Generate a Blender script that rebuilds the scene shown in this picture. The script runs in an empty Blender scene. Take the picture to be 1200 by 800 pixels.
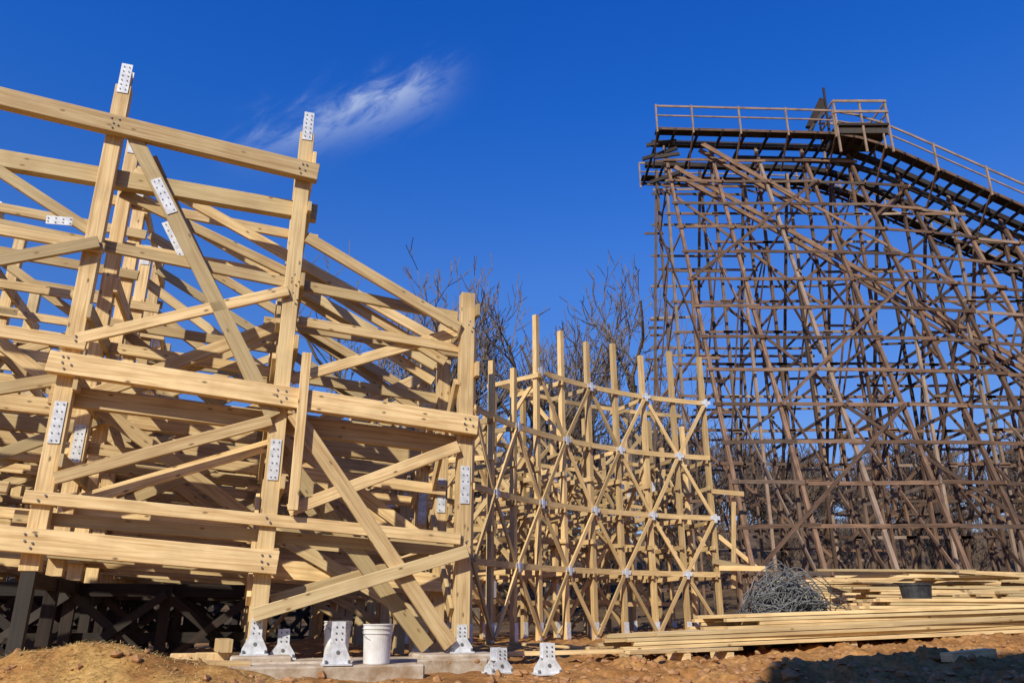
import bpy, math, random
from mathutils import Vector, noise
random.seed(7)
R=random.random
def U(a,b): return a+(b-a)*random.random()
sc=bpy.context.scene
sc.view_settings.view_transform='Standard'
sc.view_settings.look='None'
sc.view_settings.exposure=0

# ------------------------------------------------------------ mesh builder
class MB:
    def __init__(s): s.v=[];s.f=[];s.uv=[];s.r=[];s.m=[]
    def hexa(s,P,a,w,t,L,rnd=None,mat=0):
        b=len(s.v); s.v+= [tuple(p) for p in P]
        rnd=R() if rnd is None else rnd
        ou,ov=U(0,40),U(0,40)
        per=[0,w,w+t,2*w+t,2*w+2*t]
        for i in range(4):
            j=(i+1)%4
            s.f.append((b+i,b+j,b+4+j,b+4+i))
            s.uv+=[(ou,ov+per[i]),(ou,ov+per[i+1]),(ou+L,ov+per[i+1]),(ou+L,ov+per[i])]
            s.r.append(rnd); s.m.append(mat)
        s.f.append((b+3,b+2,b+1,b)); s.uv+=[(ou,ov),(ou+.02,ov),(ou+.02,ov+w),(ou,ov+w)]
        s.f.append((b+4,b+5,b+6,b+7)); s.uv+=[(ou,ov),(ou+.02,ov),(ou+.02,ov+w),(ou,ov+w)]
        s.r+=[rnd,rnd]; s.m+=[mat,mat]
    def beam(s,p0,p1,n,t,w,off=0.0,rnd=None,mat=0):
        """timber from p0 to p1; thickness t along n, depth w across; off moves centre along n"""
        p0=Vector(p0);p1=Vector(p1);n=Vector(n)
        a=p1-p0;L=a.length
        if L<1e-4:return
        a/=L; n=n-a*n.dot(a)
        if n.length<1e-3: n=a.orthogonal()
        n.normalize(); c=a.cross(n); o=n*off
        P=[]
        for q in (p0,p1):
            for x,y in ((-1,-1),(1,-1),(1,1),(-1,1)):
                P.append(q+o+c*(x*w/2)+n*(y*t/2))
        s.hexa(P,a,w,t,L,rnd,mat)
    def box(s,c,sz,rot=0,rnd=None,mat=0):
        c=Vector(c); ca,sa=math.cos(rot),math.sin(rot)
        X=Vector((ca,sa,0));Y=Vector((-sa,ca,0));Z=Vector((0,0,1))
        P=[]
        for z in (-1,1):
            for x,y in ((-1,-1),(1,-1),(1,1),(-1,1)):
                P.append(c+X*(x*sz[0]/2)+Y*(y*sz[1]/2)+Z*(z*sz[2]/2))
        s.hexa(P,Z,sz[0],sz[1],sz[2],rnd,mat)
    def cyl(s,p0,p1,r0,r1,n=8,rnd=None,mat=0,caps=True):
        p0=Vector(p0);p1=Vector(p1);a=(p1-p0);L=a.length
        if L<1e-6:return
        a/=L;x=a.orthogonal().normalized();y=a.cross(x)
        b=len(s.v);rnd=R() if rnd is None else rnd
        for q,r in ((p0,r0),(p1,r1)):
            for i in range(n):
                t=2*math.pi*i/n
                s.v.append(tuple(q+x*(r*math.cos(t))+y*(r*math.sin(t))))
        for i in range(n):
            j=(i+1)%n
            s.f.append((b+i,b+j,b+n+j,b+n+i)); s.uv+=[(0,i/n),(0,(i+1)/n),(L,(i+1)/n),(L,i/n)]
            s.r.append(rnd);s.m.append(mat)
        if caps:
            s.f.append(tuple(b+n-1-i for i in range(n)));s.uv+=[(0,0)]*n;s.r.append(rnd);s.m.append(mat)
            s.f.append(tuple(b+n+i for i in range(n)));s.uv+=[(0,0)]*n;s.r.append(rnd);s.m.append(mat)
    def obj(s,name,mats,bevel=0,smooth=False,parent=None):
        me=bpy.data.meshes.new(name)
        me.from_pydata(s.v,[],s.f)
        uvl=me.uv_layers.new(name='UVMap')
        flat=[c for p in s.uv for c in p]
        uvl.data.foreach_set('uv',flat)
        at=me.attributes.new('rnd','FLOAT','FACE'); at.data.foreach_set('value',s.r)
        if not isinstance(mats,(list,tuple)): mats=[mats]
        for m in mats: me.materials.append(m)
        me.polygons.foreach_set('material_index',s.m)
        if smooth: me.polygons.foreach_set('use_smooth',[True]*len(s.f))
        me.update()
        o=bpy.data.objects.new(name,me); sc.collection.objects.link(o)
        if bevel:
            b=o.modifiers.new('bevel','BEVEL'); b.width=bevel; b.segments=1; b.limit_method='ANGLE'
        if parent: o.parent=parent
        return o
def empty(name):
    e=bpy.data.objects.new(name,None); e.empty_display_size=.2; sc.collection.objects.link(e); return e

# ------------------------------------------------------------ materials
def newmat(name):
    m=bpy.data.materials.new(name); m.use_nodes=True
    nt=m.node_tree; b=nt.nodes['Principled BSDF']
    return m,nt,b
def N(nt,t,**k):
    n=nt.nodes.new(t)
    for a,v in k.items(): setattr(n,a,v)
    return n
def L(nt,a,b): nt.links.new(a,b)
def ramp(nt,src,pts):
    r=N(nt,'ShaderNodeValToRGB'); e=r.color_ramp.elements
    while len(e)<len(pts): e.new(.5)
    for i,(p,c) in enumerate(pts):
        e[i].position=p; e[i].color=(c[0],c[1],c[2],1) if isinstance(c,(tuple,list)) else (c,c,c,1)
    L(nt,src,r.inputs['Fac']); return r
def mix(nt,fac,a,b,mode='MIX'):
    m=N(nt,'ShaderNodeMix',data_type='RGBA',blend_type=mode)
    for s,i in ((fac,0),(a,6),(b,7)):
        if hasattr(s,'links'): L(nt,s,m.inputs[i])
        elif i==0: m.inputs[0].default_value=s
        else: m.inputs[i].default_value=(*s,1)
    return m.outputs[2]
def wood(name,light,dark,alt,knot=.8,vmin=.68,vmax=1.12,rough=.75,stain=.3,bump=.25):
    m,nt,b=newmat(name)
    uv=N(nt,'ShaderNodeUVMap',uv_map='UVMap')
    mp=N(nt,'ShaderNodeMapping'); mp.inputs['Scale'].default_value=(1.3,34,1); L(nt,uv.outputs[0],mp.inputs[0])
    n1=N(nt,'ShaderNodeTexNoise'); n1.inputs['Scale'].default_value=1;n1.inputs['Detail'].default_value=3;n1.inputs['Distortion'].default_value=.7
    L(nt,mp.outputs[0],n1.inputs['Vector'])
    g=ramp(nt,n1.outputs['Fac'],[(.32,dark),(.6,light)])
    at=N(nt,'ShaderNodeAttribute',attribute_name='rnd')
    ar=ramp(nt,at.outputs['Fac'],[(.0,.55),(.12,.45),(.2,0),(.8,0),(.9,.35),(1,.25)])
    c=mix(nt,ar.outputs[0],g.outputs[0],alt)
    mr=N(nt,'ShaderNodeMapRange');mr.inputs['To Min'].default_value=vmin;mr.inputs['To Max'].default_value=vmax
    mm=N(nt,'ShaderNodeMath',operation='MULTIPLY');mm.inputs[1].default_value=7.31
    fr=N(nt,'ShaderNodeMath',operation='FRACT')
    L(nt,at.outputs['Fac'],mm.inputs[0]);L(nt,mm.outputs[0],fr.inputs[0]);L(nt,fr.outputs[0],mr.inputs['Value'])
    hs=N(nt,'ShaderNodeHueSaturation');L(nt,mr.outputs[0],hs.inputs['Value']);L(nt,c,hs.inputs['Color'])
    c2=hs.outputs[0]
    if knot<1:
        mk=N(nt,'ShaderNodeMapping');mk.inputs['Scale'].default_value=(4,9,1);L(nt,uv.outputs[0],mk.inputs[0])
        vo=N(nt,'ShaderNodeTexVoronoi',voronoi_dimensions='2D');vo.inputs['Scale'].default_value=1;L(nt,mk.outputs[0],vo.inputs['Vector'])
        kd=ramp(nt,vo.outputs['Distance'],[(.05,1),(.16,0)])
        sx=N(nt,'ShaderNodeSeparateColor');L(nt,vo.outputs['Color'],sx.inputs[0])
        gt=N(nt,'ShaderNodeMath',operation='GREATER_THAN');gt.inputs[1].default_value=knot;L(nt,sx.outputs[0],gt.inputs[0])
        kk=N(nt,'ShaderNodeMath',operation='MULTIPLY');L(nt,kd.outputs[0],kk.inputs[0]);L(nt,gt.outputs[0],kk.inputs[1])
        c2=mix(nt,kk.outputs[0],c2,tuple(x*.35 for x in dark))
    tc=N(nt,'ShaderNodeTexCoord')
    n2=N(nt,'ShaderNodeTexNoise');n2.inputs['Scale'].default_value=2.3;n2.inputs['Detail'].default_value=3;L(nt,tc.outputs['Object'],n2.inputs['Vector'])
    st=ramp(nt,n2.outputs['Fac'],[(.45,0),(.75,stain)])
    c3=mix(nt,st.outputs[0],c2,tuple(x*.55 for x in dark))
    L(nt,c3,b.inputs['Base Color']); b.inputs['Roughness'].default_value=rough
    b.inputs['Specular IOR Level'].default_value=.25
    if bump:
        bp=N(nt,'ShaderNodeBump');bp.inputs['Strength'].default_value=bump;bp.inputs['Distance'].default_value=.004
        L(nt,n1.outputs['Fac'],bp.inputs['Height']);L(nt,bp.outputs[0],b.inputs['Normal'])
    return m
def simple(name,c1,c2,scale=8,rough=.6,metal=0,bump=.1,bd=.005):
    m,nt,b=newmat(name)
    tc=N(nt,'ShaderNodeTexCoord')
    n=N(nt,'ShaderNodeTexNoise');n.inputs['Scale'].default_value=scale;n.inputs['Detail'].default_value=5;n.inputs['Roughness'].default_value=.65
    L(nt,tc.outputs['Object'],n.inputs['Vector'])
    r=ramp(nt,n.outputs['Fac'],[(.35,c1),(.65,c2)])
    L(nt,r.outputs[0],b.inputs['Base Color']);b.inputs['Roughness'].default_value=rough;b.inputs['Metallic'].default_value=metal
    if bump:
        bp=N(nt,'ShaderNodeBump');bp.inputs['Strength'].default_value=bump;bp.inputs['Distance'].default_value=bd
        L(nt,n.outputs['Fac'],bp.inputs['Height']);L(nt,bp.outputs[0],b.inputs['Normal'])
    return m
M_new=wood('new_pine',(.88,.635,.31),(.60,.375,.155),(.46,.38,.20),vmin=.6,vmax=1.08,stain=.45)
M_new2=wood('new_pine_small',(.80,.55,.25),(.54,.34,.125),(.42,.33,.18),knot=1,bump=0,vmin=.55)
M_old=wood('weathered_brown_timber',(.215,.125,.072),(.075,.045,.029),(.38,.30,.22),knot=1,vmin=.4,vmax=1.5,stain=.5,bump=0)
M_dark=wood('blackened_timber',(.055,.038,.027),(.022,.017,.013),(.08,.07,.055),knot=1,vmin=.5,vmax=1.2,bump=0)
M_steel=simple('galvanised_steel',(.50,.50,.49),(.76,.76,.74),14,.5,.1,.1)
M_bolt=simple('bolt_steel',(.12,.12,.12),(.24,.24,.23),30,.5,.4,0)
M_conc=simple('concrete',(.30,.20,.11),(.54,.45,.33),5,.9,0,.5,.01)
M_white=simple('white_plastic',(.60,.57,.50),(.80,.79,.75),4,.4)
M_bark=simple('tree_bark',(.085,.062,.043),(.19,.14,.10),3,.95,0,0)
M_fbark=simple('forest_bark',(.06,.043,.03),(.15,.10,.065),2,.95,0,0)
M_wire=simple('wire',(.08,.08,.075),(.24,.235,.21),10,.55,.3,0)
M_black=simple('black_plastic',(.02,.02,.02),(.05,.05,.05),8,.5)
M_straw=simple('straw',(.46,.30,.09),(.74,.53,.20),20,.9,0,0)
M_clod=simple('soil_clod',(.24,.11,.04),(.46,.24,.095),9,.95,0,.5,.01)
M_caster=simple('shadow_caster_grey',(.4,.41,.42),(.5,.5,.5),1,.5,.2)  # only for the added, unseen shadow caster behind the camera

# ------------------------------------------------------------ ground
def sm(x,a,b):
    t=min(1,max(0,(x-a)/(b-a))); return t*t*(3-2*t)
def gh(x,y,fine=True):
    z=-1.12+(1.0)*sm(y,3.6,6.2)
    z+=min(.42,.075*max(0,x-2.2))*sm(y,8.2,12.5)
    z+=.33*math.exp(-(((x+3.45)/1.15)**2+((y-7.05)/.55)**2))
    z+=.15*math.exp(-(((x-2.7)/1.0)**2+((y-8.0)/.5)**2))
    z+=.17*math.exp(-(((x-4.6)/.9)**2+((y-9.3)/.45)**2))
    z+=.10*math.exp(-(((x-1.4)/.6)**2+((y-9.6)/.4)**2))
    z-=.35*sm(-x,5,9)*sm(y,11,18)
    z+=min(15,.155*max(0,y-52))
    k=1-.75*math.exp(-(((x+1.6)/1.4)**2+((y-8.8)/.7)**2))
    z+=k*.06*noise.noise((x*.9,y*.9,0))
    z+=k*.07*noise.noise((x*2.7,y*2.7,3))
    if fine:
        rr=sm(x,-.5,1.5)*.9+.45
        z+=k*rr*.06*noise.noise((x*6,y*6,7)); z+=k*rr*.03*noise.noise((x*15,y*15,9))
    if abs(x)>30 or y>30: z+=1.2*noise.noise((x*.03,y*.03,1))*sm(max(abs(x),y),30,60)
    return z
def axis(lo,hi,step,far,g=1.22):
    a=[];v=lo
    while v<=hi: a.append(v); v+=step
    s=step;v=a[-1]
    while v<far: s*=g; v+=s; a.append(v)
    s=step;v=lo;b=[]
    while v>-far: s*=g; v-=s; b.append(v)
    return b[::-1]+a
xs=axis(-5.5,9,.05,1500); ys=axis(5.6,14,.05,1500)
V=[];F=[]
for y in ys:
    for x in xs: V.append((x,y,gh(x,y)))
nx=len(xs)
for j in range(len(ys)-1):
    for i in range(nx-1):
        a=j*nx+i; F.append((a,a+1,a+1+nx,a+nx))
me=bpy.data.meshes.new('ground');me.from_pydata(V,[],F);me.polygons.foreach_set('use_smooth',[True]*len(F))
g=bpy.data.objects.new('ground',me);sc.collection.objects.link(g)
m,nt,b=newmat('dirt_ground')
tc=N(nt,'ShaderNodeTexCoord')
def nz(scale,det=6,ro=.6):
    n=N(nt,'ShaderNodeTexNoise');n.inputs['Scale'].default_value=scale;n.inputs['Detail'].default_value=det;n.inputs['Roughness'].default_value=ro
    L(nt,tc.outputs['Object'],n.inputs['Vector']);return n
a1=nz(1.3);a2=nz(14,8,.72);a3=nz(.35)
c1=ramp(nt,a1.outputs['Fac'],[(.3,(.25,.105,.03)),(.5,(.40,.19,.058)),(.7,(.56,.30,.105))])
c2=ramp(nt,a2.outputs['Fac'],[(.3,.45),(.7,1.3)])
c=mix(nt,1.0,c1.outputs[0],c2.outputs[0],'MULTIPLY')
sp=N(nt,'ShaderNodeSeparateXYZ');L(nt,tc.outputs['Object'],sp.inputs[0])
mx=N(nt,'ShaderNodeMapRange');mx.inputs['From Min'].default_value=-1.6;mx.inputs['From Max'].default_value=-2.6;L(nt,sp.outputs[0],mx.inputs['Value'])
my=N(nt,'ShaderNodeMapRange');my.inputs['From Min'].default_value=12;my.inputs['From Max'].default_value=9;L(nt,sp.outputs[1],my.inputs['Value'])
mu=N(nt,'ShaderNodeMath',operation='MULTIPLY');L(nt,mx.outputs[0],mu.inputs[0]);L(nt,my.outputs[0],mu.inputs[1])
mu2=N(nt,'ShaderNodeMath',operation='MULTIPLY');L(nt,mu.outputs[0],mu2.inputs[0])
pat=ramp(nt,a1.outputs['Fac'],[(.42,.1),(.6,.75)]);L(nt,pat.outputs[0],mu2.inputs[1])
strw=ramp(nt,a2.outputs['Fac'],[(.35,(.32,.18,.05)),(.65,(.64,.41,.13))])
c=mix(nt,mu2.outputs[0],c,strw.outputs[0])
far=N(nt,'ShaderNodeMapRange');far.inputs['From Min'].default_value=24;far.inputs['From Max'].default_value=36;L(nt,sp.outputs[1],far.inputs['Value'])
lf=ramp(nt,a3.outputs['Fac'],[(.35,(.07,.045,.025)),(.65,(.16,.10,.05))])
c=mix(nt,far.outputs[0],c,lf.outputs[0])
L(nt,c,b.inputs['Base Color']);b.inputs['Roughness'].default_value=.95;b.inputs['Specular IOR Level'].default_value=.1
bp=N(nt,'ShaderNodeBump');bp.inputs['Strength'].default_value=.65;bp.inputs['Distance'].default_value=.03
L(nt,a2.outputs['Fac'],bp.inputs['Height']);L(nt,bp.outputs[0],b.inputs['Normal'])
me.materials.append(m)

T=(1+5**.5)/2
ico=[(-1,T,0),(1,T,0),(-1,-T,0),(1,-T,0),(0,-1,T),(0,1,T),(0,-1,-T),(0,1,-T),(T,0,-1),(T,0,1),(-T,0,-1),(-T,0,1)]
icf=[(0,11,5),(0,5,1),(0,1,7),(0,7,10),(0,10,11),(1,5,9),(5,11,4),(11,10,2),(10,7,6),(7,1,8),(3,9,4),(3,4,2),(3,2,6),(3,6,8),(3,8,9),(4,9,5),(2,4,11),(6,2,10),(8,6,7),(9,8,1)]
V=[];F=[]
for i in range(5600):
    y=6.1+8*R()**1.5; x=U(-.62*y,.66*y)
    if x<-1 and R()<.6: continue
    if -3.0<x<-.2 and 7.6<y<9.6 and R()<.8: continue
    s=.006+.045*R()**3.4; z=gh(x,y)
    if -3.0<x<-.2 and 7.9<y<9.5: z=.03;s*=.4
    b0=len(V); q=[U(.6,1.3) for _ in range(3)]
    for p in ico:
        k=U(.7,1.25)*s/1.9
        V.append((x+p[0]*k*q[0]*1.3,y+p[1]*k*q[1]*1.3,z+p[2]*k*q[2]+s*.15))
    F+=[(a+b0,b_+b0,c_+b0) for a,b_,c_ in icf]
me=bpy.data.meshes.new('soil_clods');me.from_pydata(V,[],F);me.materials.append(M_clod)
o=bpy.data.objects.new('soil_clods',me);sc.collection.objects.link(o)
V=[];F=[]
for i in range(9000):
    if R()<.75: x=-3.6+random.gauss(0,1.0);y=7.1+random.gauss(0,.6)
    else: x=U(-6,6);y=U(6.2,14)
    if y<5.8: continue
    if -3.0<x<-.4 and 7.75<y<9.6: continue
    z=gh(x,y)+.006;a=U(0,6.28);l=U(.02,.07);t=U(-.25,.45);w=.0018
    d=Vector((math.cos(a)*math.cos(t),math.sin(a)*math.cos(t),math.sin(t)))*l;c_=Vector((-math.sin(a),math.cos(a),0))*w
    p=Vector((x,y,z));b0=len(V)
    V+=[tuple(p-c_),tuple(p+c_),tuple(p+d+c_),tuple(p+d-c_)];F.append((b0,b0+1,b0+2,b0+3))
me=bpy.data.meshes.new('straw_mulch');me.from_pydata(V,[],F);me.materials.append(M_straw)
o=bpy.data.objects.new('straw_mulch',me);sc.collection.objects.link(o)

# ------------------------------------------------------------ LEFT: large timber trestle
UD=Vector((.948,.3184,0)); ND=Vector((-.3184,.948,0))
ORG=Vector((-.588,9.5,0))
def P(u,z,o=0): return ORG+UD*u+ND*o+Vector((0,0,z))
left=empty('timber_coaster_trestle')
FR=MB(); PL=MB(); BO=MB(); DK=MB()
def plate(u,z,o,h=.45,w=.115,ang=0,nb=6):
    """perforated splice plate, standing proud of the timber, with bolt heads"""
    dd=UD*math.sin(ang)+Vector((0,0,math.cos(ang))); c_=P(u,z,o)
    sd=UD*math.cos(ang)-Vector((0,0,math.sin(ang)))
    PL.beam(c_-dd*h/2,c_+dd*h/2,ND,.008,w)
    for i in range(nb):
        for s in (-1,1):
            if R()<.12: continue
            q=c_+dd*(h*(-.43+.86*i/(nb-1)))+sd*(s*w*(.27 if i%2 else .2))
            BO.cyl(q-ND*.004,q-ND*.012,.0075,.0075,6)
def bolts(u,z,o,n=3,sp=.06):
    for i in range(n):
        q=P(u+U(-.035,.035),z+(i-(n-1)/2)*sp,o)
        BO.cyl(q,q-ND*.014,.011,.011,6)
ZB=.88   # new timber stands on the older dark sills left of the second post line
def post(u,zt,o,w):
    gz=gh(*P(u,0,o).xy)-.1
    if u<-3:
        FR.beam(P(u,ZB,o),P(u,zt,o),ND,.14,w)
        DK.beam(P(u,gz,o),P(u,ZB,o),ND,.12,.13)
    else: FR.beam(P(u,gz if o>0 else .22,o),P(u,zt,o),ND,.14,w)
for u,zt in ((-4.44,6.62),(-2.22,6.42),(0,4.45)): post(u,zt,0,.18)
for u,zt in ((-4.44,6.62),(-2.22,6.42)):
    PL.beam(P(u,zt-.12,-.076),P(u,zt+.30,-.076),ND,.008,.125)
    PL.beam(P(u,zt-.12,.076),P(u,zt+.30,.076),ND,.008,.125)
    FR.beam(P(u,zt+.005),P(u,zt+.24),ND,.12,.11,rnd=.5)
    for i in range(6):
        for s in (-1,1):
            q=P(u+s*.03,zt-.07+.065*i,-.08); BO.cyl(q,q-ND*.01,.0075,.0075,6)
def fm(u0,z0,u1,z1,w,t,off,rnd=None):
    FR.beam(P(u0,z0,off),P(u1,z1,off),ND,t,w,rnd=rnd)
F0=-.071
fm(-8,6.29,-2.04,5.79,.235,.12,F0-.062,.55)
fm(-4.62,3.01,.12,2.66,.235,.12,F0-.062,.535)
fm(-8,1.41,-2.08,1.0,.24,.12,F0-.062,.66)
fm(-8,5.50,-2.0,5.36,.22,.12,.071+.062,.07)
fm(-4.6,2.72,.05,2.45,.22,.10,.071+.052,.3)
fm(-8,4.83,-.1,4.16,.135,.05,.071+.028)
fm(-8,4.62,-4.3,4.40,.12,.05,F0-.028)
fm(-8,3.5,-4.3,3.25,.14,.05,F0-.028)
fm(-4.6,1.60,-.05,1.31,.13,.05,F0-.028)
fm(-4.7,1.42,-.05,1.19,.13,.05,.071+.028)
fm(-8,1.95,-4.75,1.68,.11,.05,F0-.028)
fm(-2.1,3.86,-.05,3.72,.12,.05,.071+.03)
fm(-4.20,5.88,-2.28,2.60,.17,.05,F0-.030)
fm(-4.05,5.80,-2.5,3.0,.17,.05,.071+.09)
fm(-2.10,4.90,-.12,3.93,.14,.05,F0-.028)
fm(-2.12,3.13,-.1,3.97,.13,.05,.071+.09)
fm(-4.40,3.30,-2.26,4.16,.13,.05,F0-.030)
fm(-4.36,1.79,-2.30,2.56,.13,.05,F0-.034)
fm(-4.30,1.55,-2.2,2.36,.13,.05,.071+.09)
fm(-2.02,1.56,-.1,2.40,.14,.05,F0-.034)
fm(-2.06,2.66,-.14,.15,.17,.06,F0-.034,.45)
fm(-2.20,2.30,-.35,.12,.17,.06,.071+.05,.02)
fm(-2.28,.47,.02,1.17,.14,.06,F0-.095)
fm(-2.1,.62,-.35,1.12,.14,.05,.071+.12)
fm(-7,6.1,-4.40,4.62,.13,.05,.071+.03)
fm(-7,3.4,-4.36,4.45,.14,.05,F0-.085,.02)
fm(-7,2.2,-4.5,2.92,.14,.05,.071+.09)
fm(-4.3,5.3,-2.2,4.5,.12,.05,.071+.15)
fm(-1.98,1.55,-1.98,3.36,.11,.05,F0-.15,.5)
plate(-4.44,2.38,F0-.006); plate(-2.22,2.12,F0-.006,.46); plate(0,1.95,F0-.006,.45)
plate(-3.78,5.16,F0-.061,.48,.12,2.612)
plate(-3.62,4.75,.071+.06,.48,.12,2.612)
plate(-4.8,4.66,F0-.058,.26,.10,1.51,nb=4); plate(-5.0,1.72,F0-.058,.3,.1,1.5,nb=4)
for u,z in ((-4.44,5.99),(-2.22,5.80),(-4.44,3.0),(-2.22,2.83),(0,2.67),(-4.44,1.16),(-2.22,1.01)):
    bolts(u-.03,z,F0-.122,3,.065); bolts(u+.04,z+.02,F0-.122,2,.08)
for u,z in ((-2.22,4.34),(-4.44,1.59),(-2.22,1.45),(0,1.31),(0,4.0),(-2.22,4.1),(-4.44,3.3)):
    bolts(u,z,F0-.056,2,.05)

offs=[1.2,2.4,3.7,5.1,6.6,8.1,9.7,11.3,13.0]
cols=[-2.22*j for j in range(0,8)]
tops={}
for k,o in enumerate(offs):
    for j,u in enumerate(cols):
        if j>=3 and k<1: continue
        if j==0: zt=4.45-.12*k
        elif j==1: zt=6.6 if k<1 else U(4.6,5.6)
        else: zt=U(5.2,6.9) if k>0 else 6.6
        zt=max(zt,1.2); tops[(k,j)]=zt
        post(u,zt,o,.17)
        if j>0 and R()<.7:
            PL.beam(P(u,zt-.22,o-.076),P(u,zt+.12,o-.076),ND,.008,.12)
            FR.beam(P(u,zt,o),P(u,zt+.1,o),ND,.12,.11)
        if R()<.5 or j==0: plate(u,U(1.9,2.5),o-.077,.45)
    Ls=[.85,1.3,2.05,2.66,3.35,4.0,4.75,5.4]
    for j in range(len(cols)-1):
        if (k,j+1) not in tops: continue
        u0,u1=cols[j],cols[j+1]
        zmax=min(tops[(k,j)],tops[(k,j+1)])+(.15 if j==0 else 0)
        for li,l in enumerate(Ls):
            z0=l-.075*u0;z1=l-.075*u1
            if max(z0,z1)>zmax+.25 or R()<(.12 if l<3 else .3): continue
            big=li in (0,3) ; s=-1 if R()<.5 else 1
            e=U(.05,.35)
            if big: FR.beam(P(u0+e,z0+.075*e,o+s*.125),P(u1-e,z1,o+s*.125),ND,.10,.22)
            else: FR.beam(P(u0+e,z0,o+s*.099),P(u1-e,z1,o+s*.099),ND,.05,.14)
        zz=[.3,1.3,2.6,4.0,5.3]
        for a in range(len(zz)-1):
            if a==0 and j>=1: continue
            if zz[a+1]-.075*u1>zmax+.6: continue
            for rep in range(2):
                if R()<(.85 if rep==0 else .4):
                    A=(u0,zz[a]-.075*u0);B=(u1,zz[a+1]-.075*u1)
                    if R()<.45: A,B=(u0,zz[a+1]-.075*u0),(u1,zz[a]-.075*u1)
                    s=-1 if R()<.5 else 1
                    FR.beam(P(A[0],A[1],o+s*(.155+.052*rep)),P(B[0],B[1],o+s*(.155+.052*rep)),ND,.05,U(.13,.17))
        if j>=1 and k%2==1:
            # dark sill trestle under the new work
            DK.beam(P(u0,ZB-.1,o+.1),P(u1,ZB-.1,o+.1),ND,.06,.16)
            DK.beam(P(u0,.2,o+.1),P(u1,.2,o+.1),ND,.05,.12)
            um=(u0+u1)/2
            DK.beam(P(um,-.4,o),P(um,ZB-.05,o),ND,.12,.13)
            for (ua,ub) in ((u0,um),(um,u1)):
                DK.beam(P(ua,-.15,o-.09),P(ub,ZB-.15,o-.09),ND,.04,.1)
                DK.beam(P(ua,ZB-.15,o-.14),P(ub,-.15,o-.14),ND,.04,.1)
oo=[0]+offs
for j,u in enumerate(cols):
    for k in range(len(oo)-1):
        if k<2 and j>=3: continue
        a,b_=oo[k],oo[k+1]
        zt=min(tops.get((k,j),4.4),tops.get((k-1,j),9))
        for li,z in enumerate((.95,1.75,2.6,3.4,4.2,5.2,5.9)):
            z=z-.05*u
            if z>zt+.1 or R()<.25: continue
            dz=U(-.02,.02)
            FR.beam(P(u+.115,z,a-.15),P(u+.115,z+dz,b_+.15),UD,.05,U(.13,.2))
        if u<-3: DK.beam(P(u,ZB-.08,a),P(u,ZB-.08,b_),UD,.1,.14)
        for z in (.5,2.0,3.6):
            if z<1 and u<-3: continue
            z=z-.05*u
            if z+1.2>zt+.3 or R()<.35: continue
            s=1 if R()<.5 else 0
            FR.beam(P(u-.12,z+1.25*s,a),P(u-.12,z+1.25*(1-s),b_),UD,.05,.14)
for o in (.6,1.35,2.55,3.9):
    FR.beam(P(-4.3,5.95,o+.2),P(-.05,4.05-.1*o,o+.2),ND,.05,.14)
    FR.beam(P(-2.3,4.95,o+.3),P(-.05,3.85-.1*o,o+.3),ND,.05,.14)
FR.obj('timber_members',M_new,bevel=.005,parent=left)
DK.obj('dark_sill_members',M_dark,parent=left)
PL.obj('splice_plates',M_steel,parent=left)
BO.obj('bolt_heads',M_bolt,parent=left)

# ------------------------------------------------------------ MIDDLE: curved trestle
mid=empty('curved_timber_coaster_trestle')
C=MB();CP=MB()
CX,CY=8.41,13.8
def Q(ang,r,z):
    a=math.radians(ang); return Vector((CX+r*math.cos(a),CY+r*math.sin(a),z))
def rad(ang): a=math.radians(ang); return Vector((math.cos(a),math.sin(a),0))
angs=[104.4+6.07*i for i in range(10)]
LV=[1.57,3.16,4.94,6.64]
radii=[10,11.5,13.1,14.8,16.6]
for i,a in enumerate(angs):
    jt=U(-.2,.15)
    zt=8.15+jt if i<7 else 6.55+jt
    for k,r in enumerate(radii):
        if k>0 and i>=9: continue
        z=zt if k==0 else max(4.6,(7.0-.45*k)+U(-.4,.3))
        C.beam(Q(a,r,-.25),Q(a+U(-.12,.12),r,z),rad(a),.13,.135 if k==0 else .12,rnd=U(.25,.75) if k==0 else None)
        if k>0:
            for l in LV+[2.4,4.1]:
                if l<z+.2 and R()<.85: C.beam(Q(a,radii[k-1]-.15,l+U(-.04,.04)-.1),Q(a,r+.15,l+U(-.04,.04)-.1),Vector((-rad(a).y,rad(a).x,0)),.05,.12,off=.1)
            for q in range(3):
                if R()<.8:
                    s=R()<.5; z0,z1=(LV[q],LV[q+1]) if s else (LV[q+1],LV[q])
                    if max(z0,z1)<z+.3: C.beam(Q(a,radii[k-1],z0),Q(a,r,z1),Vector((-rad(a).y,rad(a).x,0)),.05,.11,off=-.1)
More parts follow.
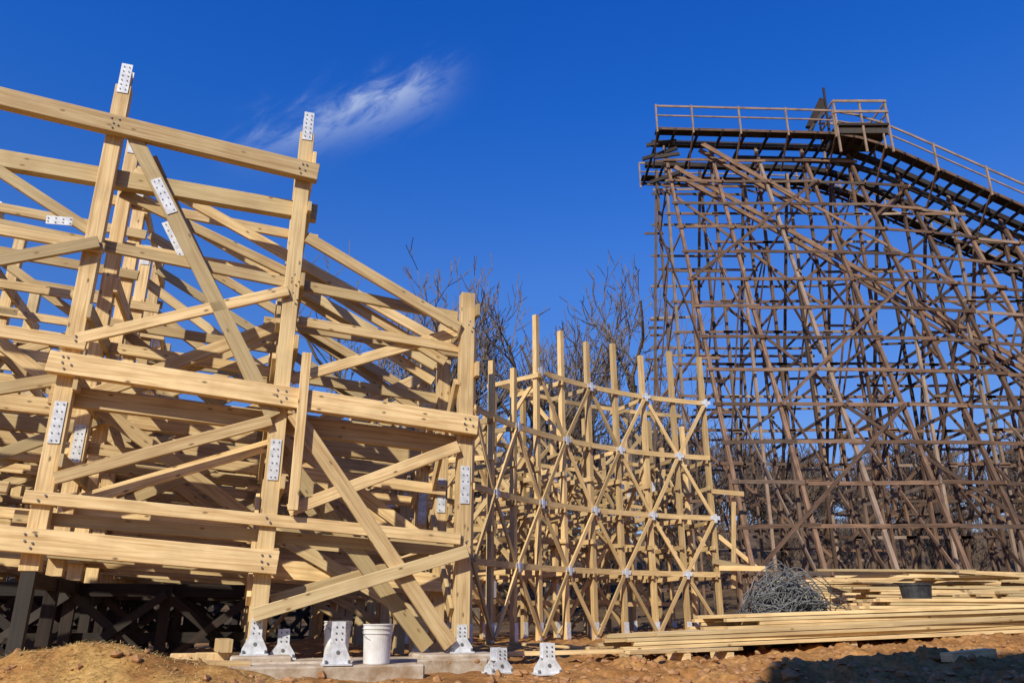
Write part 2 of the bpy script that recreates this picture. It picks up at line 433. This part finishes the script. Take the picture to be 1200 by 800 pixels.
for k,r in enumerate(radii):
    f=-.10 if k==0 else .1
    for i in range(len(angs)-1):
        a0,a1=angs[i],angs[i+1]
        for lj,l in enumerate(LV):
            if lj==3 and (i>=6 or k>1): continue
            if k>0 and R()<.15: continue
            am=(a0+a1)/2
            C.beam(Q(a0-.1,r+f,l),Q(am,r+f,l),rad(a0+1.5),.05,.14 if k==0 else .12,rnd=.5 if k==0 else None)
            C.beam(Q(am,r+f,l),Q(a1+.1,r+f,l),rad(a1-1.5),.05,.14 if k==0 else .12,rnd=.5 if k==0 else None)
        if k>0:
            for l in (.8,2.4,4.05):
                if R()<.6: C.beam(Q(a0,r-.1,l),Q(a1,r-.1,l+U(-.1,.1)),rad(a0),.05,.12)
    lv=[-.02]+LV+[8.2]
    for j in range(len(lv)-1):
        for i in range(len(angs)):
            if j==4: continue
            if k>0 and j==3:
                if R()<.6: continue
            if (i+j)%2==0:
                for di in (-1,1):
                    ii=i+di
                    if 0<=ii<len(angs) and (k==0 or (R()<.7 and ii<9 and i<9)):
                        if j==3 and (i>6 or ii>6): continue
                        rr_=r-(.085+.051*(di<0)) if k==0 else r-.09
                        C.beam(Q(angs[i],rr_,lv[j]),Q(angs[ii],rr_,lv[j+1]),rad(angs[i]),.045,.10 if k==0 else .11,off=0 if k==0 else di*.03,rnd=U(.3,.7) if k==0 else None)
for i in range(len(angs)):
    for j in range(4):
        if (i+j)%2==1 and i<9:
            if j==3 and i>6: continue
            n=-rad(angs[i]); c_=Q(angs[i],10,LV[j])+n*.175
            t=Vector((-n.y,n.x,0))
            CP.beam(c_-t*.15,c_+t*.15,n,.012,.11)
            CP.beam(c_-Vector((0,0,.14))+n*.012,c_+Vector((0,0,.11))+n*.012,n,.01,.09)
    for r in radii[:3]:
        n=-rad(angs[i]); c_=Q(angs[i],r,.15)+n*.08
        CP.beam(c_-Vector((0,0,.25)),c_+Vector((0,0,.15)),n,.012,.15)
        for j in (1.1,2.7,4.2):
            if r>10 and R()<.4:
                c_=Q(angs[i],r,j)+n*.08; CP.beam(c_-Vector((0,0,.2)),c_+Vector((0,0,.2)),n,.012,.11)
e=angs[0]
C.beam(Q(e,9.9,3.95),Q(e-6,9.95,3.9),rad(e),.05,.14)
C.beam(Q(e+1,9.9,1.95),Q(e-12,10.0,1.55),rad(e),.06,.15)
C.beam(Q(e+1,10.2,3.0),Q(e-8,10.1,1.7),rad(e),.05,.13)
C.beam(Q(e,9.85,1.75),Q(e-6,9.0,1.70),rad(e),.05,.14)
C.beam(Q(e-3,10.1,1.2),Q(e-4.5,10.1,3.8),rad(e),.05,.12)
C.obj('timber_members',M_new2,parent=mid)
CP.obj('node_plates',M_steel,parent=mid)

# ------------------------------------------------------------ RIGHT: weathered lift hill
hill=empty('weathered_wooden_roller_coaster')
H=MB();HT=MB()
def prof(x):
    z=20.95-.03*(x-7)
    if x<13.8: return z
    d=x-13.8
    return z-(.08*d*d if d<3.3 else .87+.53*(d-3.3))
BS=2.1
bx=[7.0+BS*k for k in range(15)]
SL=.385
XN=Vector((1,0,0));YN=Vector((0,1,0))
lev=[1.6+1.4*i for i in range(14)]
def fb(x,z): return 31-SL*(prof(x)-z)
def rb(x,z): return 33+SL*(prof(x)-z)
for k,x in enumerate(bx):
    zt=prof(x)
    for y in (31,33): H.beam((x,y,-.2),(x,y,zt-.1),XN,.11,.13)
    H.beam((x,fb(x,-.2),-.2),(x,31,zt-.2),XN,.12,.145,rnd=U(.3,1))
    H.beam((x,rb(x,-.2),-.2),(x,33,zt-.2),XN,.11,.14)
    for y in (25.2,28.1,36.2,39.0):
        z=zt-(31-y)/SL if y<31 else zt-(y-33)/SL
        if z>1: H.beam((x+.02,y,-.2),(x+.02,y,z),XN,.10,.12)
    for i,z in enumerate(lev):
        if z>zt-.7: break
        s=.09
        if i%2==0: H.beam((x+s,fb(x,z)-.25,z),(x+s,rb(x,z)+.25,z),XN,.04,.12)
        z2=z+1.4
        if z2<zt and k%2==0:
            if i%2==0: H.beam((x-s,31,z),(x-s,33,z2),XN,.04,.10)
            else: H.beam((x-s,33,z),(x-s,31,z2),XN,.04,.10)
    H.beam((x-.12,fb(x,1),1),(x-.12,33,min(zt-6,11)),XN,.04,.12)
    H.beam((x-.17,31,zt*.72),(x-.17,rb(x,zt*.2),zt*.2),XN,.04,.12)
    H.beam((x-.12,fb(x,zt*.45),zt*.45),(x-.12,33,zt*.85),XN,.04,.12)
    if k%2: H.beam((x-.2,33,zt*.2),(x-.2,28.1,min(zt*.6,zt-8)),XN,.04,.12)
    if k==len(bx)-1: break
    x2=bx[k+1];zt2=prof(x2);zm=min(zt,zt2)
    j=lambda:U(-.04,.04)
    for i,z in enumerate(lev):
        if z>zm-.3: break
        H.beam((x-.2,fb(x,z)-.1,z+j()),(x2+.2,fb(x2,z)-.1,z+j()),YN,.04,.12,rnd=U(.2,1))
        if R()<.75: H.beam((x-.2,30.9,z+j()+.3),(x2+.2,30.9,z+j()+.3),YN,.04,.11)
        if R()<.3: H.beam((x-.2,33.1,z+j()),(x2+.2,33.1,z+j()),YN,.04,.11)
        if R()<.7: H.beam((x-.2,rb(x,z)+.1,z+j()),(x2+.2,rb(x2,z)+.1,z+j()),YN,.04,.11)
    if k+3<len(bx):
        for s0 in range(0,12,4):
            x3=bx[k+3]
            za=lev[s0];zb=lev[min(13,s0+4)]
            if zb<min(prof(x),prof(x3))-.2 and (k+s0//4)%2==0:
                A,B=((x,za),(x3,zb)) if k%4<2 else ((x,zb),(x3,za))
                H.beam((A[0],fb(*A)-.15,A[1]),(B[0],fb(*B)-.15,B[1]),YN,.04,.12,rnd=U(.25,.75))
                H.beam((B[0],30.8,A[1]),(A[0],30.8,B[1]),YN,.04,.12,rnd=U(.25,.75))
for (xa,za,xb,zb) in ((7.2,19.2,15,14.0),(15,14.0,24,7.9),(8.5,20.4,13,17.2)):
    for dy in (0,.5):
        H.beam((xa,30.6-dy,za),(xb,30.6-dy,zb),YN,.07,.2,rnd=.41)
tx=[6.45]+[7.0+BS/2*i for i in range(29)]
for i,(a,b_) in enumerate(zip(tx[:-1],tx[1:])):
    for y in (31.1,32.9):
        HT.beam((a,y,prof(a)+.1),(b_,y,prof(b_)+.1),YN,.28,.22)
    for y in (30.0,34.0):
        HT.beam((a,y,prof(a)+.02),(b_,y,prof(b_)+.02),YN,.55,.05)
    for y in (29.65,34.35):
        H.beam((a,y,prof(a)-.08),(b_,y,prof(b_)-.08),YN,.05,.12,rnd=.6)
        for hz,th in ((1.1,.09),(.6,.06)):
            H.beam((a,y,prof(a)+hz),(b_,y,prof(b_)+hz),YN,.05,th,rnd=.93)
    for q in range(2 if a>13 else 1):
        x=a+(b_-a)*(q+.5)/2
        HT.beam((x,29.6,prof(x)-.12),(x,34.4,prof(x)-.12),XN,.1,.11)
    if a>10: HT.beam((a,30.9,prof(a)-.7),(b_,30.9,prof(b_)-.7),YN,.12,.24)
for i,a in enumerate(tx):
    if i%2==0:
        for y in (29.6,34.4): H.beam((a,y,prof(a)-.3),(a,y,prof(a)+1.14),XN,.07,.08,rnd=.93)
        H.beam((a,29.7,prof(a)-.2),(a,31,prof(a)-1.3),XN,.06,.08)
for z in (20.7,20.1,19.6,18.8):
    HT.beam((U(5.9,6.4),U(29.8,31),z),(7.4,U(29.8,31),z+U(-.1,.1)),YN,.1,.16)
for i in range(16):
    z=U(2,20.4);y=rb(7.0,z)+.1 if R()<.6 else fb(7.0,z)
    H.beam((7.0-U(.2,.55),y,z),(7.4,y,z),YN,.05,.11)
x0,x1,zf=14.4,16.7,20.98
HT.box(((x0+x1)/2,30.3,zf),(x1-x0,1.7,.12)); HT.box(((x0+x1)/2,30.3,zf-.25),(x1-x0-.1,1.5,.3))
for xx in (x0,(x0+x1)/2,x1):
    for yy in (29.5,31.1): H.beam((xx,yy,zf-1.4),(xx,yy,zf+1.25),XN,.08,.08,rnd=.93)
for hz in (1.2,.65):
    for yy in (29.45,31.15): H.beam((x0-.05,yy,zf+hz),(x1+.05,yy,zf+hz),YN,.05,.12,rnd=.93)
    for xx in (x0-.05,x1+.05): H.beam((xx,29.5,zf+hz),(xx,31.1,zf+hz),XN,.05,.1,rnd=.93)
HT.beam((13.5,30.3,21.3),(14.35,30.3,22.9),YN,.08,.36)
HT.beam((14.25,30.0,20.8),(14.3,30.0,23.3),YN,.08,.09)
HT.beam((13.3,30.1,20.9),(14.3,30.1,22.3),YN,.06,.12)
H.obj('bents_and_ledgers',M_old,parent=hill)
HT.obj('track_and_platform',M_dark,parent=hill)

low=empty('low_blackened_trestle')
D=MB()
for y in (24,26):
    X=[-21+1.3*i for i in range(14)]
    for i,x in enumerate(X):
        D.beam((x,y,-.9),(x,y,1.35),YN,.16,.17)
        if i<len(X)-1:
            for z in (1.3,.5,-.2): D.beam((x,y-.11,z),(X[i+1],y-.11,z),YN,.05,.14)
            D.beam((x,y-.17,-.3),(X[i+1],y-.17,1.2),YN,.05,.13)
            D.beam((x,y+.12,1.2),(X[i+1],y+.12,-.3),YN,.05,.13)
D.obj('dark_members',M_dark,parent=low)

# ------------------------------------------------------------ footings, brackets, buckets
cf=empty('concrete_footing')
B=MB()
rt=math.atan2(.3184,.948)
B.box((-1.95,8.35,-.09),(2.1,.55,.2),rt); B.box((-1.75,9.0,-.07),(2.9,.75,.2),rt)
B.box((-.65,9.45,-.05),(.9,.7,.24),rt); B.box((-2.6,8.7,-.03),(.6,.6,.22),rt)
B.obj('slab',M_conc,bevel=.018,parent=cf)
def bracket(x,y,h,rot,z0=.05):
    e=empty('steel_footing_bracket'); b1=MB();b2=MB()
    b1.box((0,0,.008),(.28,.22,.016))
    def trap(yy,pts):
        b=len(b1.v)
        for dy in (-.005,.005):
            for px,pz in pts: b1.v.append((px,yy+dy,pz))
        n=len(pts)
        fs=[tuple(b+i for i in range(n)),tuple(b+2*n-1-i for i in range(n))]+[(b+(i+1)%n,b+i,b+n+i,b+n+(i+1)%n) for i in range(n)]
        for f in fs: b1.f.append(f);b1.uv+=[(0,0)]*len(f);b1.r.append(.5);b1.m.append(0)
    pts=[(-.13,.016),(.13,.016),(.125,.06),(.062,h*.5),(.058,h),(-.058,h),(-.062,h*.5),(-.125,.06)]
    trap(-.07,pts);trap(.07,pts)
    b1.box((0,0,h*.27),(.012,.12,h*.5)); b1.box((0,0,h*.52),(.12,.13,.01))
    for i in range(3):
        for s in (-1,1):
            b2.cyl((s*.028,-.075,h*(.6+.14*i)),(s*.028,-.084,h*(.6+.14*i)),.008,.008,6)
    b2.cyl((0,-.075,h*.3),(0,-.082,h*.3),.018,.018,10)
    for s in (-1,1): b2.cyl((s*.11,-.09,.016),(s*.11,-.09,.05),.011,.011,6)
    b1.obj('bracket_plates',M_steel,parent=e);b2.obj('anchor_bolts',M_bolt,parent=e)
    e.location=(x,y,z0);e.rotation_euler=(0,0,rot)
bracket(-1.72,8.25,.40,rt,.01);bracket(-2.45,8.95,.30,rt,.03)
bracket(-2.69,8.75,.36,rt,.08);bracket(-.588,9.5,.30,rt,.07)
bracket(-.14,8.75,.25,rt+.2,gh(-.14,8.75));bracket(.36,8.55,.30,rt-.1,gh(.36,8.55))
bracket(-1.15,10.6,.36,rt,-.05);bracket(-3.1,9.95,.36,rt,-.05)
def bucket(x,y,z,rot):
    e=empty('white_plastic_bucket'); b1=MB()
    prof_=[(.0,.0),(.128,.0),(.131,.01),(.143,.28),(.151,.282),(.151,.292),(.145,.294),(.146,.325),(.154,.327),(.154,.337),(.147,.339),(.149,.362),(.156,.364),(.156,.374),(.142,.374),(.126,.02),(0,.02)]
    n=32
    for r,zz in prof_:
        for i in range(n):
            t=2*math.pi*i/n;b1.v.append((max(r,.0005)*math.cos(t),max(r,.0005)*math.sin(t),zz))
    for k in range(len(prof_)-1):
        for i in range(n):
            j=(i+1)%n;b1.f.append((k*n+i,k*n+j,(k+1)*n+j,(k+1)*n+i));b1.uv+=[(0,0)]*4;b1.r.append(.5);b1.m.append(0)
    b1.obj('bucket_body',M_white,parent=e)
    hb=MB();pr=None
    for i in range(17):
        t=math.pi*i/16;p=Vector((.158*math.cos(t),-.158*math.sin(t)*.75-.01,.31-.158*math.sin(t)*.65))
        if pr: hb.cyl(pr,p,.003,.003,6)
        pr=p
    hb.obj('wire_handle',M_bolt,parent=e)
    e.location=(x,y,z);e.rotation_euler=(0,0,rot)
bucket(-1.36,8.45,.012,.3);bucket(-1.95,9.3,.035,1.0)
cr=empty('timber_cribbing');B=MB()
B.box((-3.15,8.75,.03),(.75,.14,.14),rt);B.box((-3.0,8.95,.03),(.7,.14,.14),rt);B.box((-3.05,8.85,.17),(.14,.5,.13),rt+.1);B.box((-3.35,8.6,.0),(.14,.5,.14),rt)
B.beam((-3.4,7.75,.08),(-2.55,8.2,.02),(0,0,1),.05,.14)
B.obj('blocks',M_new,bevel=.004,parent=cr)

# ------------------------------------------------------------ lumber
def stack(x,y,ang,length,ny,nz_,z0,slope=0,jit=.25,bw=.14,bt=.045,fan=.0):
    e=empty('lumber_stack');b1=MB()
    a=math.radians(ang);d=Vector((math.cos(a),math.sin(a),slope));s=Vector((-math.sin(a),math.cos(a),0))
    o0=Vector((x,y,z0))
    for iz in range(nz_):
        for iy in range(ny-(iz//2)):
            if iz==nz_-1 and R()<.35: continue
            st=U(-jit,jit);f=U(-fan,fan)
            p=o0+s*(iy*(bw+.012)+U(-.015,.015))+Vector((0,0,iz*(bt+.007)+bt/2))+d*st
            b1.beam(p,p+d*(length+U(-jit,jit))+s*f+Vector((0,0,U(-.012,.02))),(0,0,1),bt,bw)
    for t in (.08,.5,.9):
        p=o0+d*(length*t)-Vector((0,0,.05));b1.beam(p-s*.05,p+s*(ny*.155),(0,0,1),.09,.09)
    b1.obj('boards',M_new,bevel=.003,parent=e)
stack(1.6,11.2,9,6.4,7,4,.03,.035,.4,fan=.25)
stack(3.1,11.9,7,6.8,8,7,.12,.03,.45,fan=.15)
stack(2.0,12.9,12,4.5,6,3,.06,.03,.5,fan=.3)
stack(5.6,12.6,4,5.5,8,8,.3,.0,.3,fan=.1)
stack(7.3,16.6,-3,6.5,10,11,.45,.0,.4,fan=.25)
stack(6.4,18.5,2,8,10,17,.4,.01,.5,fan=.25)
stack(8.5,14.7,5,5,8,9,.42,.0,.4,fan=.3)
stack(1.4,10.2,28,1.8,2,1,.02,.0,.1,bw=.09,bt=.04)
e=empty('timber_offcut');B=MB();B.beam((4.6,8.9,.05),(5.3,9.3,.08),(0,0,1),.09,.14);B.beam((-.6,10.6,.0),(1.5,11.2,.02),(0,0,1),.05,.14);B.beam((1.2,12.6,.0),(.2,13.8,.02),(0,0,1),.04,.1);B.obj('offcuts',M_new,parent=e)
e=empty('loose_boards');B=MB()
for i in range(40):
    x=U(6.2,11);y=U(15.5,18.3);a=U(-.4,.4);l=U(1.5,4)
    z=1.12+U(0,.28) if y>16.6 else .62+U(0,.3)
    B.beam((x,y,z),(x+l*math.cos(a),y+l*math.sin(a),z+U(-.15,.15)),(0,0,1),.045,U(.09,.18))
B.obj('boards',M_new,parent=e)

e=empty('wire_coil_pile')
cu=bpy.data.curves.new('coils','CURVE');cu.dimensions='3D';cu.bevel_depth=.009;cu.bevel_resolution=1
for i in range(130):
    sp_=cu.splines.new('POLY');n=26;sp_.points.add(n-1);sp_.use_cyclic_u=True
    r=U(.28,.6);cx,cy=U(-.42,.42),U(-.3,.3);tx_,ty_=U(-1.5,1.5),U(-1.1,1.1);cz=.36+.32*R()
    for q in range(n):
        t=2*math.pi*q/n;p=Vector((r*math.cos(t)*U(.93,1.07),r*math.sin(t)*U(.93,1.07),U(-.04,.04)))
        p=Vector((p.x,p.y*math.cos(tx_)-p.z*math.sin(tx_),p.y*math.sin(tx_)))
        p=Vector((p.x*math.cos(ty_),p.y,p.z+p.x*math.sin(ty_)*.8))
        sp_.points[q].co=(cx+p.x,cy+p.y,max(U(0,.08),(cz+p.z)*(1.1-.55*abs(cx+p.x))),1)
co=bpy.data.objects.new('coils',cu);sc.collection.objects.link(co);cu.materials.append(M_wire);co.parent=e
e.location=(4.95,14.7,gh(4.95,14.7)+.1)
e=empty('black_tub');B=MB();n=20
for k,(r,z) in enumerate([(.22,0),(.26,.34),(.28,.35),(.28,.38),(.25,.38),(.2,.03)]):
    for i in range(n):
        t=2*math.pi*i/n;B.v.append((r*math.cos(t),r*math.sin(t),z))
for k in range(5):
    for i in range(n):
        j=(i+1)%n;B.f.append((k*n+i,k*n+j,(k+1)*n+j,(k+1)*n+i));B.uv+=[(0,0)]*4;B.r.append(.5);B.m.append(0)
B.f.append(tuple(5*n+i for i in range(n)));B.uv+=[(0,0)]*n;B.r.append(.5);B.m.append(0)
B.obj('tub_body',M_black,parent=e)
e.location=(7.05,14.3,gh(7.05,14.3)+.36)
e=empty('timber_pallet');B=MB()
pz=gh(7.05,14.3)
for i in range(3):
    for q in range(5): B.box((6.75+.15*q,14.3,pz+.02+.115*i+.09),(.12,.8,.022))
    for q in range(3): B.box((7.05,13.95+.35*q,pz+.02+.115*i+.037),(.75,.09,.075))
B.obj('pallet_boards',M_new,parent=e)

# ------------------------------------------------------------ trees
def tree_mesh(name,seed,Ht,r0,mat,maxl=4,nch=(9,6,4,3),rmin=.02,spread=(.5,.95)):
    rs=random.Random(seed);m=MB()
    def rec(p,d,ln,r,l):
        ns=7 if l==0 else (5 if l<2 else 3)
        pts=[(p,d,r)]
        for i in range(ns):
            w=.10 if l==0 else .26
            d=(d+Vector((rs.uniform(-w,w),rs.uniform(-w,w),rs.uniform(-w*.5,w)+.03*l))).normalized()
            p2=p+d*(ln/ns); r2=r*(1-.7*(1/ns)) if l else r*(1-.09)
            r2=max(r2,rmin)
            m.cyl(p,p2,max(r,rmin),r2,6 if l<2 else 3,caps=False)
            p=p2;r=r2;pts.append((p,d,r))
        if l>=maxl:return
        for c in range(nch[l]):
            t=rs.uniform(.38 if l==0 else .25,1.0);q=t*ns;i=min(ns-1,int(q))
            pa=pts[i][0].lerp(pts[i+1][0],q-i);dd=pts[i][1];rr=pts[i][2]
            az=rs.uniform(0,6.28);sp=rs.uniform(*spread)
            o=dd.orthogonal().normalized();o2=dd.cross(o)
            nd=(dd*math.cos(sp)+(o*math.cos(az)+o2*math.sin(az))*math.sin(sp)+Vector((0,0,.18))).normalized()
            rec(pa,nd,ln*rs.uniform(.38,.62)*(1.15-t*.35 if l==0 else 1),rr*rs.uniform(.45,.7),l+1)
    rec(Vector((0,0,-.5)),Vector((0,0,1)),Ht*.8,r0,0)
    return m
def place(mesh_ob,name,x,y,s,rot,parent=None):
    o=bpy.data.objects.new(name,mesh_ob.data);sc.collection.objects.link(o)
    o.location=(x,y,gh(x,y,False));o.rotation_euler=(0,0,rot);o.scale=(s,s,s)
    if parent:o.parent=parent
    return o
base=[]
for i in range(4):
    t=tree_mesh('bare_tree',20+i,20,.42,M_bark,4,(8,5,4,2),.026).obj('bare_tree',M_bark)
    base.append(t)
spots=[(7.2,50,.98),(-4.4,51,.95),(-7.6,50,1.05),(2.4,53,.98)]
for t,(x,y,s) in zip(base,spots):
    t.location=(x,y,gh(x,y,False));t.scale=(s,s,s);t.rotation_euler=(0,0,U(0,6))
for bi,x,y,s in ((0,-2.2,54,.86),(1,-9.8,52,1.0),(0,3.9,57,.86),(2,.4,55,.85),(3,6.0,58,.85),(0,-6.2,55,.92),(1,10.5,58,.7)):
    place(base[bi],'bare_tree',x,y,s,U(0,6))
fo=empty('distant_forest')
fm_=[tree_mesh('forest_tree',60+i,12,.2,M_fbark,3,(10,7,6),.035).obj('forest_tree_%d'%i,M_fbark,parent=fo) for i in range(3)]
for i,t in enumerate(fm_): t.location=(-30+i*3,70,gh(-30+i*3,70,False))
for i in range(270):
    y=U(46,100);x=U(-.85*y,.85*y)
    s=U(.6,1.05)
    if y<60: s*=.5
    place(random.choice(fm_),'forest_tree',x,y,s,U(0,6),fo)

# ------------------------------------------------------------ invented unseen building behind the camera, added to throw the foreground shadow
w=empty('shadow_caster_block');B=MB()
B.box((5.8,-6.5,4.6),(17,6.8,11.4));B.obj('caster_body',M_caster,parent=w)
B=MB();B.box((5.8,-6.5,10.4),(17.4,7.2,.2));B.obj('caster_cap',M_bolt,parent=w)
B=MB();B.box((3,-3.08,.9),(3.5,.06,4));B.box((9,-3.08,.9),(3.5,.06,4));B.obj('caster_panels',M_steel,parent=w)

# ------------------------------------------------------------ sky, cloud, sun
az=math.radians(205);el=math.radians(36)
sd=Vector((math.sin(az)*math.cos(el),math.cos(az)*math.cos(el),math.sin(el)))
sun=bpy.data.lights.new('sun','SUN');sun.energy=5.0;sun.angle=math.radians(.5);sun.color=(1,.95,.84)
so=bpy.data.objects.new('sun',sun);sc.collection.objects.link(so)
so.rotation_euler=(-sd).to_track_quat('-Z','Y').to_euler();so.location=sd*60
wd=bpy.data.worlds.new('World');sc.world=wd;wd.use_nodes=True;nt=wd.node_tree
bg=nt.nodes['Background'];bg.inputs['Strength'].default_value=.1
sk=N(nt,'ShaderNodeTexSky',sky_type='NISHITA',sun_disc=False);sk.sun_elevation=el;sk.sun_rotation=az
sk.air_density=1.0;sk.dust_density=.2;sk.ozone_density=3.0;sk.altitude=300
hs=N(nt,'ShaderNodeHueSaturation');hs.inputs['Saturation'].default_value=1.3;hs.inputs['Value'].default_value=1.0
L(nt,sk.outputs[0],hs.inputs['Color'])
tc=N(nt,'ShaderNodeTexCoord')
sz=N(nt,'ShaderNodeSeparateXYZ');L(nt,tc.outputs['Generated'],sz.inputs[0])
tr=ramp(nt,sz.outputs[2],[(.0,(.50,.52,.60)),(.2,(1.1,.92,1.15)),(.40,(1.35,1.22,1.68)),(.58,(.62,1.16,2.0)),(.8,(.25,1.05,2.2))])
skc=mix(nt,1.0,hs.outputs[0],tr.outputs[0],'MULTIPLY')
def vdot(vec,off,sc_):
    s=N(nt,'ShaderNodeVectorMath',operation='SUBTRACT');s.inputs[1].default_value=off;L(nt,tc.outputs['Generated'],s.inputs[0])
    d=N(nt,'ShaderNodeVectorMath',operation='DOT_PRODUCT');d.inputs[1].default_value=tuple(v/sc_ for v in vec);L(nt,s.outputs[0],d.inputs[0]);return d.outputs['Value']
cc=(-.206,.801,.563)
x1=vdot((.926,-.031,.374),cc,.128);x2=vdot((.311,.619,-.719),cc,.026)
def M(op,a,b_=None):
    n=N(nt,'ShaderNodeMath',operation=op)
    for i,v in enumerate((a,b_)):
        if v is None: continue
        if hasattr(v,'links'): L(nt,v,n.inputs[i])
        else: n.inputs[i].default_value=v
    return n.outputs[0]
cb=N(nt,'ShaderNodeCombineXYZ');L(nt,M('ADD',M('MULTIPLY',x1,1.7),M('MULTIPLY',x2,.4)),cb.inputs[0]);L(nt,M('MULTIPLY',x2,.8),cb.inputs[1])
n1=N(nt,'ShaderNodeTexNoise');n1.inputs['Scale'].default_value=1.4;n1.inputs['Detail'].default_value=10;n1.inputs['Roughness'].default_value=.6;n1.inputs['Distortion'].default_value=.5
L(nt,cb.outputs[0],n1.inputs['Vector'])
x2b=M('ADD',x2,M('MULTIPLY',M('SUBTRACT',n1.outputs['Fac'],.5),3.0))
rr=M('ADD',M('POWER',M('ABSOLUTE',x1),4.0),M('POWER',M('ABSOLUTE',x2b),2.0))
ga=M('EXPONENT',M('MULTIPLY',rr,-1.3))
bright=M('ADD',M('MULTIPLY',x1,.24),.50)
nr=N(nt,'ShaderNodeMapRange');nr.inputs['From Min'].default_value=.30;nr.inputs['From Max'].default_value=.68;L(nt,n1.outputs['Fac'],nr.inputs['Value'])
cm=M('MULTIPLY',M('MULTIPLY',ga,nr.outputs[0]),bright)
cmx=M('MINIMUM',M('MAXIMUM',cm,0.0),.75)
out=mix(nt,cmx,skc,(7.0,8,9.4))
L(nt,out,bg.inputs['Color'])

# ------------------------------------------------------------ camera
cam=bpy.data.cameras.new('camera');cam.lens=27.45;cam.sensor_width=36;cam.clip_end=6000
co=bpy.data.objects.new('camera',cam);sc.collection.objects.link(co)
co.location=(0,0,.47);co.rotation_euler=(math.radians(90+19.3),0,0)
sc.camera=co
